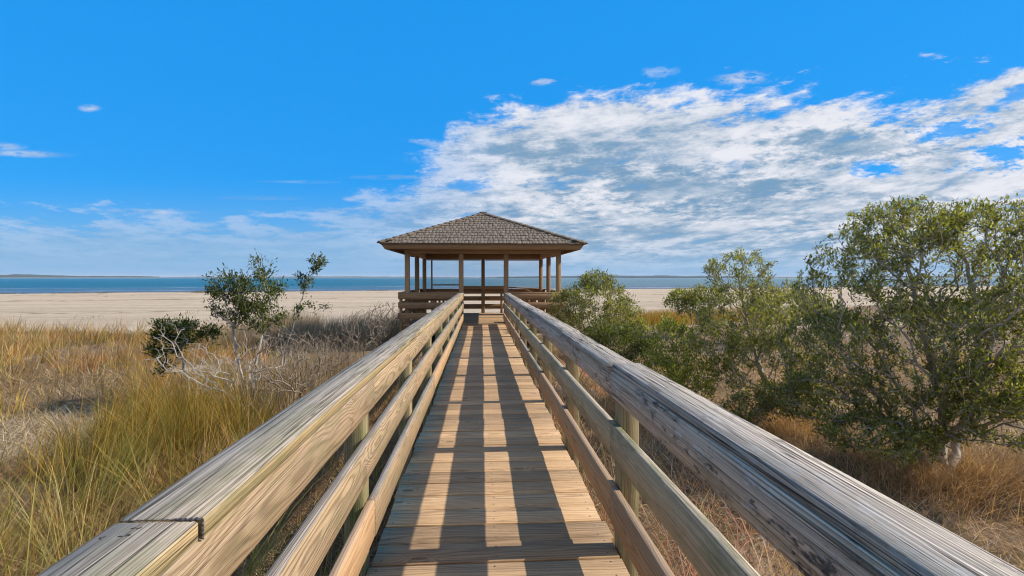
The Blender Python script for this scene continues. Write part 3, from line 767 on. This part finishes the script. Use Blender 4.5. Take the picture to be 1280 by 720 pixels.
TREE_BASES = [at(1185, 600)[:2], at(1150, 605)[:2], at(1235, 600)[:2], at(965, 530)[:2], at(1000, 540)[:2], at(835, 512)[:2]]
gD = Acc()
RST = [(.44, .28, .145), (.54, .37, .21), (.31, .19, .105), (.66, .50, .34)]
dR = lambda x, y: np.clip((fbm(x*.8, y*.8, 61)-.36)*5, .3, 1)*(y < dune_edge(x)-1)
add_field(gD, 85000, (.9, 13, .8, 13), dR, (.10, .34), RST, lean=(.4, 1.5), curve=(.0, 1.1), wid=(.004, .008))
add_field(gD, 16000, (.9, 26, 12, 34), lambda x, y: dR(x, y)*.9, (.15, .4), RST+STRAW, lean=(.4, 1.3), wid=(.003, .006))
add_field(gD, 9000, (.9, 3.4, .8, 14), lambda x, y: np.clip((fbm(x*1.5, y*1.5, 95)-.38)*6, .1, 1), (.25, .6), RST, lean=(.1, 1.1), curve=(.2, 1.3), wid=(.004, .008), clump=.3)
add_field(gD, 9000, (.9, 6, .8, 8), lambda x, y: np.clip((fbm(x*1.3, y*1.3, 65)-.45)*6, 0, 1), (.25, .5), RST, STRAW, lean=(.1, .7), curve=(.2, 1.4), wid=(.003, .006), seg=5)
add_field(gD, 3500, (2, 9, 2.2, 9), lambda x, y: (fbm(x*1.1, y*1.1, 68) > .60)*1.0, (.1, .28), [(.22, .26, .05), (.30, .32, .08)], lean=(.1, .8), curve=(.2, 1.0))
for (tx, ty) in TREE_BASES:
    n = 1500; q = rs.normal(0, .42, (n, 2))+np.array((tx, ty)); q = q[(q[:, 0] > .95)]; n = len(q); bs = np.stack([q[:, 0], q[:, 1], gh(q[:, 0], q[:, 1])-.01], 1)
    gD.add(*blades(bs, rs.uniform(.12, .5, n), np.arctan2(q[:, 1]-ty, q[:, 0]-tx)+rs.normal(0, .6, n), rs.uniform(.1, 1.0, n), rs.uniform(.1, 1.2, n), rs.uniform(.004, .007, n), pal(n, RST), 4))
tag(gD.build('brown_litter', M['grass']), 'reddish brown dead grass and leaf litter right of the boardwalk', 'dry grass', kind='stuff')
gF = Acc()
for (cxx, cyy, rr, n) in ((*at(808, 404)[:2], 1.3, 3000), (*at(835, 403)[:2], 1.3, 2600), (*at(925, 401)[:2], 1.5, 3000), (*at(885, 399)[:2], 1.2, 1500)):
    q = rs.normal(0, .5, (n, 2))*rr+np.array((cxx, cyy)); bs = np.stack([q[:, 0], q[:, 1], gh(q[:, 0], q[:, 1])], 1)
    gF.add(*blades(bs, rs.uniform(.35, .8, n), rs.normal(.3, 1, n), rs.uniform(0, .35, n), rs.uniform(.1, .8, n), rs.uniform(.008, .014, n), pal(n, [(.44, .31, .06), (.50, .34, .08), (.32, .26, .05)]), 4, pal(n, GOLD)))
tag(gF.build('golden_grass', M['grass']), 'golden green grass clumps between the bushes and the beach on the right', 'grass', kind='stuff')

# --- woody plants: a greedy minimum-path tree through attractor points
def tubes(P, par, rad, sides=5):
    idx = np.where(par >= 0)[0]; A = P[par[idx]]; B = P[idx]; ra = np.minimum(rad[par[idx]], rad[idx]*1.35); rb = rad[idx]
    d = B-A; L = np.linalg.norm(d, axis=1, keepdims=True)+1e-9; d = d/L; B = B+d*(rb*.3)[:, None]
    ref = np.where(np.abs(d[:, 2:3]) < .9, np.array([[0, 0, 1.]]), np.array([[1., 0, 0]]))
    s1 = np.cross(d, ref); s1 /= np.linalg.norm(s1, axis=1, keepdims=True); s2 = np.cross(d, s1)
    n = len(idx); V = np.empty((n, 2*sides, 3))
    for k in range(sides):
        a = 2*np.pi*k/sides; o_ = s1*math.cos(a)+s2*math.sin(a)
        V[:, k] = A+o_*ra[:, None]; V[:, sides+k] = B+o_*rb[:, None]
    F = np.empty((n, sides, 4), np.int64); b0 = np.arange(n)*2*sides
    for k in range(sides):
        j = (k+1) % sides; F[:, k] = np.stack([b0+k, b0+j, b0+sides+j, b0+sides+k], 1)
    return V.reshape(-1, 3), F.reshape(-1, 4)
def grow(root, attr, bf=.35, step=.12, jit=.02, r_tip=.0022, rmax=.09, expo=2.3, stems=None):
    attr = np.asarray(attr); root = np.asarray(root, float)
    o_ = np.argsort(np.linalg.norm(attr-root, axis=1)); attr = attr[o_]
    cap_ = len(attr)*40+50; P = np.zeros((cap_, 3)); par = np.full(cap_, -1); pl = np.zeros(cap_); D = np.zeros((cap_, 3)); n = 1; P[0] = root; D[0] = (0, 0, 1)
    if stems is not None:
        for st in stems:
            last = 0
            for q in st:
                q = np.array(q, float); v_ = q-P[last]; L = np.linalg.norm(v_); m_ = max(1, int(L/step)); a0 = P[last].copy()
                for k in range(1, m_+1):
                    P[n] = a0+v_*k/m_+rs.normal(0, jit*.6, 3); par[n] = last; pl[n] = pl[last]+np.linalg.norm(P[n]-P[last]); D[n] = v_/L; last = n; n += 1
    tips = []
    for a in attr:
        v_ = a-P[:n]; L = np.linalg.norm(v_, axis=1)
        back = 1-(v_*D[:n]).sum(1)/(L+1e-6)
        i = int(np.argmin(L*(1+.30*back)+bf*pl[:n])); L = L[i]
        m_ = max(1, int(L/step)); a0 = P[i].copy(); t0 = D[i]*L*.45; last = i
        if n+m_ >= cap_: break
        for k in range(1, m_+1):
            t = k/m_; c_ = a0*(1-t)**2+(a0+t0)*2*t*(1-t)+a*t*t
            P[n] = c_+rs.normal(0, jit, 3)*(t < 1); par[n] = last; dv = P[n]-P[last]; l_ = np.linalg.norm(dv)+1e-9; D[n] = dv/l_; pl[n] = pl[last]+l_; last = n; n += 1
        tips.append(last)
    P = P[:n]; par = par[:n]; D = D[:n]
    cnt = np.zeros(n); has = np.zeros(n, bool); has[par[par >= 0]] = True; cnt[~has] = 1
    for i in range(n-1, 0, -1): cnt[par[i]] += cnt[i]
    rad = np.minimum(r_tip*cnt**(1/expo), rmax)
    return P, par, rad, D, np.where(~has)[0]
def leaves(P, par, D, tips, per, span, size, cols, up=.5, spread=.035, aspect=.32):
    """little folded leaves set around the outer twigs"""
    pos = []; dr = []
    for t in tips:
        chain = [t]; l_ = 0
        while par[chain[-1]] >= 0 and l_ < span:
            l_ += np.linalg.norm(P[chain[-1]]-P[par[chain[-1]]]); chain.append(par[chain[-1]])
        C = P[chain]; k = rs.randint(int(per*.5), int(per*1.5)+1)
        s_ = rs.beta(1, 1.7, k)*(len(chain)-1.001); i = s_.astype(int); f = (s_-i)[:, None]
        pos.append(C[i]*(1-f)+C[i+1]*f); dr.append(np.repeat(D[t][None], k, 0))
    p = np.concatenate(pos); d = np.concatenate(dr); n = len(p)
    v_ = rs.normal(0, 1, (n, 3)); v_ /= np.linalg.norm(v_, axis=1, keepdims=True)
    v_ = v_+d*.8+np.array((0, 0, up)); v_ /= np.linalg.norm(v_, axis=1, keepdims=True)
    p = p+rs.normal(0, spread, (n, 3))
    sd = np.cross(v_, rs.normal(0, 1, (n, 3))+np.array((0, 0, 1.2))); sd /= np.linalg.norm(sd, axis=1, keepdims=True); nn = np.cross(sd, v_)
    s_ = size*rs.uniform(.6, 1.35, n)[:, None]
    a = p; b_ = p+v_*s_*.45+sd*s_*aspect*.5+nn*s_*.06; c_ = p+v_*s_; e = p+v_*s_*.45-sd*s_*aspect*.5+nn*s_*.06
    V = np.stack([a, b_, c_, e], 1).reshape(-1, 3); F = (np.arange(n)*4)[:, None]+np.arange(4)[None]
    ck = fbm(p[:, 0]*2.2+p[:, 2]*1.3, p[:, 1]*2.2+p[:, 2]*2.0, 91)
    col = pal(n, cols, .25)*(.6+.8*ck)[:, None]
    return V, F, np.repeat(col, 4, 0)
def blob(c, r, n, shell=.35):
    v_ = rs.normal(0, 1, (n, 3)); v_ /= np.linalg.norm(v_, axis=1, keepdims=True)
    k = (shell+(1-shell)*rs.rand(n))**(1/2.0)
    return np.array(c)+v_*k[:, None]*np.array(r)
LEAFC = [(.15, .165, .035), (.20, .21, .045), (.11, .125, .03), (.30, .29, .06), (.23, .23, .10), (.30, .28, .18)]
def plant(name, label, cat, root, blobs, group=None, stems=None, per=26, span=.28, size=.055, cols=LEAFC, bark=(.38, .31, .25), rmax=.07, trunkname='trunk', crownname='crown', dead=None, spread=.035, bf=.35, jit=.022, r_tip=.0032, up=.5, zmin=None, mult=1.0):
    root = np.array(root, float)
    att = np.concatenate([blob(q[0], q[1], int(q[2]*mult)) for q in blobs]); zm = GZ+.12 if zmin is None else zmin
    att[:, 2] = np.where(att[:, 2] < zm, zm+rs.rand(len(att))*.3, att[:, 2])
    att = att[~((att[:, 0] < .95) & (att[:, 0] > -.8) & (att[:, 1] < 15))]
    P, par, rad, D, tips = grow(root, att, stems=stems, rmax=rmax, bf=bf, jit=jit, r_tip=r_tip)
    o = empty(name, tuple(root), label, cat, group)
    V, F = tubes(P, par, rad)
    cc = np.array(bark)[None]*(.75+.5*vnoise(V[:, 0]*9, V[:, 1]*9+V[:, 2]*5, 3))[:, None]
    np_mesh(trunkname, V, F, M['bark'], o, col=cc, org=root)
    ac = Acc(); ac.add(*leaves(P, par, D, tips, per, span, size, cols, spread=spread, up=up))
    V = ac.V[0]
    ac.build(crownname, M['leaf'], o, org=root)
    return o
def at(px, py=None, D=None, z=None):
    """world point on a sight line: at ground level (py) or at a chosen depth D"""
    a = math.atan((px-640)/FPX)
    if D is None: D = (CAMZ-(GZ if z is None else z))*FPX/(py-347); zz = (GZ if z is None else z)
    else: zz = CAMZ-(py-347)/FPX*D
    L = (px-640)/FPX*D
    return np.array((D*math.sin(YAW)+L*math.cos(YAW), D*math.cos(YAW)-L*math.sin(YAW), zz))
def B(px, py, D, rx, ry, n, dd=None):
    """clump of twig ends: pixel centre, pixel radii, depth"""
    k = D/FPX; return (at(px, py, D), (rx*k, (dd if dd else rx*k*.8), ry*k), n)
r0 = at(1185, 600)
plant('wax_myrtle_tree', 'largest spreading evergreen shrub tree with pale grey limbs at the right edge', 'tree', r0,
      [B(1185, 330, 6.0, 110, 78, 360, 1.3), B(1070, 360, 6.2, 62, 70, 160, .9), B(1120, 285, 6.3, 62, 38, 130, .7), B(1240, 290, 5.9, 60, 42, 130, .8), B(1140, 440, 5.6, 120, 70, 260, 1.1),
       B(1260, 430, 5.0, 80, 90, 220, 1.0), B(1320, 360, 5.4, 70, 90, 140, 1.1), B(1040, 440, 6.2, 60, 60, 110, .8), B(1100, 545, 5.2, 70, 28, 90, .5), B(1260, 530, 4.6, 60, 30, 60, .5), B(1400, 400, 5.6, 90, 110, 120, 1.2), B(1030, 500, 5.9, 60, 34, 90, .6), B(1160, 520, 5.3, 60, 34, 90, .5), B(1230, 480, 4.9, 50, 40, 80, .5), B(1130, 556, 4.9, 60, 20, 40, .4)],
      stems=[[at(1165, 520, 5.75), at(1120, 480, 5.8), at(1070, 400, 6.1)], [at(1180, 500, 5.7), at(1150, 400, 5.9), at(1130, 310, 6.1)], [at(1215, 520, 5.6), at(1230, 420, 5.6), at(1210, 330, 5.9)], [at(1200, 540, 5.7), at(1270, 430, 5.3), at(1310, 360, 5.5)], [at(1130, 545, 5.6), at(1060, 500, 5.9)]],
      per=40, rmax=.042, mult=1.9, size=.050, spread=.028)
r1 = at(1000, 555)
plant('wax_myrtle_tree', 'middle evergreen shrub tree with airy top, just left of the largest tree', 'tree', at(965, 530),
      [B(925, 340, 8.2, 44, 30, 90, .5), B(930, 395, 8.0, 62, 42, 160, .9), B(985, 400, 7.6, 50, 50, 130, .9), B(960, 460, 7.2, 65, 45, 170, .9), B(900, 425, 7.6, 34, 30, 60, .6), B(1000, 500, 6.6, 50, 26, 80, .5), B(930, 515, 6.6, 40, 20, 50, .4)],
      stems=[[at(955, 480, 7.6), at(935, 410, 8.0), at(925, 345, 8.2)], [at(985, 480, 7.5), at(995, 410, 7.6)]], per=40, rmax=.035, mult=2.1, size=.05, spread=.03)
plant('evergreen_bush', 'rounded evergreen bush against the right front corner of the gazebo', 'bush', at(738, 452),
      [B(745, 385, 12.8, 50, 38, 190, .9), B(745, 352, 13.0, 22, 14, 50, .35), B(708, 388, 13.4, 26, 28, 80, .5), B(775, 405, 12.2, 34, 28, 90, .7)], per=52, rmax=.045, size=.07, spread=.05, mult=1.8)
plant('evergreen_bush', 'low dark evergreen bush just behind the boardwalk railing, below the gazebo bush', 'bush', at(762, 488),
      [B(775, 428, 9.2, 40, 24, 120, .7), B(750, 418, 9.6, 22, 20, 50, .5)], per=50, rmax=.035, size=.06, spread=.05, mult=1.8, cols=[(.09, .11, .025), (.13, .145, .035), (.07, .085, .02)])
plant('evergreen_bush', 'yellow-green leafy bush beside the middle of the right railing', 'bush', at(835, 512),
      [B(842, 432, 8.6, 34, 30, 100, .7), B(822, 468, 8.0, 32, 30, 80, .6), B(868, 472, 8.0, 28, 26, 70, .6), B(838, 405, 8.8, 16, 10, 20, .3)], per=50, rmax=.035, size=.06, spread=.045, mult=1.6,
      cols=[(.20, .23, .035), (.27, .28, .045), (.14, .17, .03), (.34, .34, .08)])
plant('evergreen_bush', 'dark flat-topped evergreen bush farther off near the beach, left of the middle shrub tree', 'bush', at(866, 412),
      [B(852, 376, 19, 20, 14, 70, .7), B(880, 372, 18.5, 24, 14, 70, .7), B(868, 385, 18.5, 24, 12, 50, .6)], per=70, rmax=.05, size=.10, spread=.08)
plant('evergreen_bush', 'distant low evergreen bush near the beach, glimpsed behind the middle shrub tree', 'bush', at(985, 425),
      [B(985, 385, 16, 60, 22, 160, 1.2)], per=70, rmax=.05, size=.10, spread=.08)
# left
dk = [(.05, .065, .015), (.09, .11, .018), (.035, .045, .014), (.17, .18, .03)]
plant('wax_myrtle_shrub', 'sparse leggy evergreen shrub with two slim stems standing in the left marsh grass', 'shrub', at(318, 505),
      [B(330, 330, 8.4, 14, 14, 12, .2), B(322, 365, 8.4, 32, 28, 90, .4), B(285, 358, 8.4, 26, 18, 60, .35), B(330, 395, 8.3, 26, 18, 46, .3), B(290, 388, 8.4, 26, 16, 46, .3)],
      stems=[[at(317, 460, 8.3), at(326, 420, 8.35), at(328, 380, 8.4), at(333, 345, 8.4)], [at(300, 470, 8.3), at(290, 420, 8.4)]], per=44, rmax=.024, mult=1.3, cols=dk, bark=(.40, .37, .33), spread=.05, zmin=-.2, size=.058)
plant('wax_myrtle_shrub', 'thin slanting evergreen shrub with few leaves, right of the leggy shrub', 'shrub', at(352, 480),
      [B(398, 328, 9.2, 12, 8, 7, .15), B(380, 352, 9.2, 12, 12, 8, .2), B(388, 385, 9.2, 22, 8, 9, .25), B(352, 400, 9.2, 10, 10, 5, .2)],
      stems=[[at(358, 430, 9.2), at(370, 395, 9.2), at(382, 355, 9.2), at(396, 335, 9.2)]], per=60, rmax=.026, mult=1.3, cols=dk, bark=(.42, .39, .35), zmin=0, size=.062)
plant('wax_myrtle_shrub', 'low dark bushy shrub at the left end of the bleached dead branches', 'shrub', at(235, 492),
      [B(215, 412, 8.6, 26, 14, 50, .4), B(205, 432, 8.5, 20, 16, 40, .4), B(250, 418, 8.6, 26, 18, 36, .4), B(205, 460, 8.2, 12, 8, 10, .2)], per=55, rmax=.02, mult=1.4, cols=dk, bark=(.42, .39, .35), size=.06, spread=.04)
def twigs(name, label, cat, root, blobs, stems=None, bark=(.55, .51, .46), rmax=.025, r_tip=.0018, bf=.3, jit=.03, kind=None, group=None):
    root = np.array(root, float); att = np.concatenate([blob(*q) for q in blobs]); att[:, 2] = np.maximum(att[:, 2], GZ+.05)
    att = att[~((att[:, 0] < .95) & (att[:, 0] > -.8) & (att[:, 1] < 15))]
    P, par, rad, D, tips = grow(root, att, stems=stems, rmax=rmax, bf=bf, jit=jit, r_tip=r_tip)
    V, F = tubes(P, par, rad, 4); cc = np.array(bark)[None]*(.7+.55*vnoise(V[:, 0]*7, V[:, 1]*7+V[:, 2]*7, 3))[:, None]
    o = np_mesh(name, V, F, M['bark'], None, col=cc, org=root); o.location = root
    return tag(o, label, cat, group, kind)
twigs('dead_branch', 'tangle of bleached white dead branches below the sparse left shrub', 'dead branch', at(310, 525),
      [B(235, 450, 7.6, 52, 28, 110, .4), B(275, 470, 7.4, 50, 34, 190, .4), B(315, 490, 7.3, 40, 34, 150, .3), B(215, 420, 7.9, 22, 18, 36, .3), B(330, 440, 7.6, 44, 34, 110, .4)],
      stems=[[at(290, 480, 7.4), at(250, 463, 7.5), at(215, 440, 7.7), at(200, 412, 7.9)], [at(285, 495, 7.3), at(245, 478, 7.4)], [at(320, 480, 7.4), at(335, 430, 7.6)]], bark=(.46, .41, .35), rmax=.016, r_tip=.0025)
for i, (px, py, D, rx, ry, n, lb) in enumerate(((360, 450, 7.4, 56, 44, 260, 'grey-brown bare twiggy bush crowding around the thin slanting shrub'), (400, 440, 9.2, 46, 30, 180, 'grey-brown bare twiggy bush between the slanting shrub and the railing'),
        (455, 410, 12.5, 34, 26, 200, 'silvery bare twiggy bush beside the railing near the gazebo'), (480, 395, 14.5, 24, 20, 140, 'bare brown bush against the left front corner of the gazebo'))):
    g0 = at(px, py, D); 
    twigs('bare_bush', lb, 'bush', (g0[0], g0[1], GZ-.02), [B(px, py, D, rx, ry, int(n*2.4), .8)], bark=((.27, .21, .155), (.24, .18, .13), (.24, .19, .145), (.20, .145, .10))[i], rmax=.011, r_tip=.0026 if i < 2 else .0032, group='bare twiggy bushes along the left railing')
# tall dark dry stems left of the gazebo
gP = Acc(); n = 15000
q = np.stack([rs.uniform(-8.5, -2.5, n), rs.uniform(15.5, 21.5, n)], 1); q = q[rs.rand(n) < np.clip((fbm(q[:, 0]*.8, q[:, 1]*.8, 71)-.3)*4, .1, 1)]; n = len(q)
bs = np.stack([q[:, 0], q[:, 1], gh(q[:, 0], q[:, 1])], 1)
gP.add(*blades(bs, rs.uniform(.45, .95, n), rs.normal(.4, .8, n), rs.uniform(0, .35, n), rs.uniform(.0, .5, n), rs.uniform(.006, .012, n), pal(n, [(.20, .15, .11), (.28, .20, .14), (.15, .11, .09)]), 3, pal(n, [(.40, .31, .22), (.33, .25, .19)])))
add_field(gP, 9000, (-5.2, -1.0, 6.6, 11.5), lambda x, y: np.clip(1.2-((x+3.0+.1*(y-9))/1.5)**2-((y-9)/2.2)**2, 0, 1)*(fbm(x*1.5, y*1.5, 83) > .36), (.45, 1.0), [(.28, .20, .13), (.22, .16, .10), (.34, .26, .18), (.22, .19, .08)], [(.38, .29, .20), (.30, .23, .15)], lean=(.0, .5), curve=(-.2, .5), wid=(.004, .007), az=.4, azs=1.6)
tag(gP.build('dry_stems', M['grass']), 'tall brown dry stems in the shade left of the gazebo', 'dry plants', kind='stuff')
# wrack left by the tide along the water
gW = Acc()
for k in range(26):
    X_ = rs.uniform(-110, 90); Y_ = float(shore(np.array([X_]))[0])-rs.uniform(2, 7); n = 160; L = rs.uniform(1.5, 6)
    if k == 0: X_, Y_, n, L = at(268, 367, 84)[0], at(268, 367, 84)[1], 900, 3.2
    qx_ = X_+rs.normal(0, L*.5, n); qy_ = Y_+rs.normal(0, .5, n)+.24*(qx_-X_)
    bs = np.stack([qx_, qy_, bh(qx_, qy_)], 1)
    gW.add(*blades(bs, rs.uniform(.1, .55 if k == 0 else .25, n), rs.uniform(0, 6.28, n), rs.uniform(.2, 1.4, n), rs.uniform(0, .6, n), rs.uniform(.05, .1, n), pal(n, [(.16, .12, .05), (.22, .17, .07), (.12, .10, .05)]), 2))
for k in range(34):
    X_ = rs.uniform(-60, 60); Y_ = rs.uniform(28, 85); n = 14
    qx_ = X_+rs.normal(0, .35, n); qy_ = Y_+rs.normal(0, .3, n); bs = np.stack([qx_, qy_, bh(qx_, qy_)], 1)
    gW.add(*blades(bs, rs.uniform(.1, .35, n), rs.uniform(0, 6.28, n), rs.uniform(.2, 1.2, n), rs.uniform(0, .6, n), rs.uniform(.02, .04, n), pal(n, [(.30, .24, .12), (.24, .20, .09)]), 2))
tag(gW.build('wrack', M['grass']), 'scattered dark seaweed wrack and stray tufts on the beach', 'seaweed', kind='stuff')

# ------------------------------------------------------------------ sea air
m = bpy.data.materials.new('sea air'); m.use_nodes = True; nt = m.node_tree
for n_ in list(nt.nodes):
    if n_.type != 'OUTPUT_MATERIAL': nt.nodes.remove(n_)
pv = nt.nodes.new('ShaderNodeVolumePrincipled'); pv.inputs['Color'].default_value = (.80, .88, 1, 1); pv.inputs['Density'].default_value = .00008
nt.links.new(pv.outputs[0], nt.nodes['Material Output'].inputs['Volume'])
h_ = 31000; zb, zt = -4.0, 40.0
V_ = [(x, y, z) for z in (zb, zt) for (x, y) in ((-h_, -h_), (h_, -h_), (h_, h_), (-h_, h_))]
tag(np_mesh('haze', V_, [(3, 2, 1, 0), (4, 5, 6, 7), (0, 1, 5, 4), (1, 2, 6, 5), (2, 3, 7, 6), (3, 0, 4, 7)], m), kind='stuff')
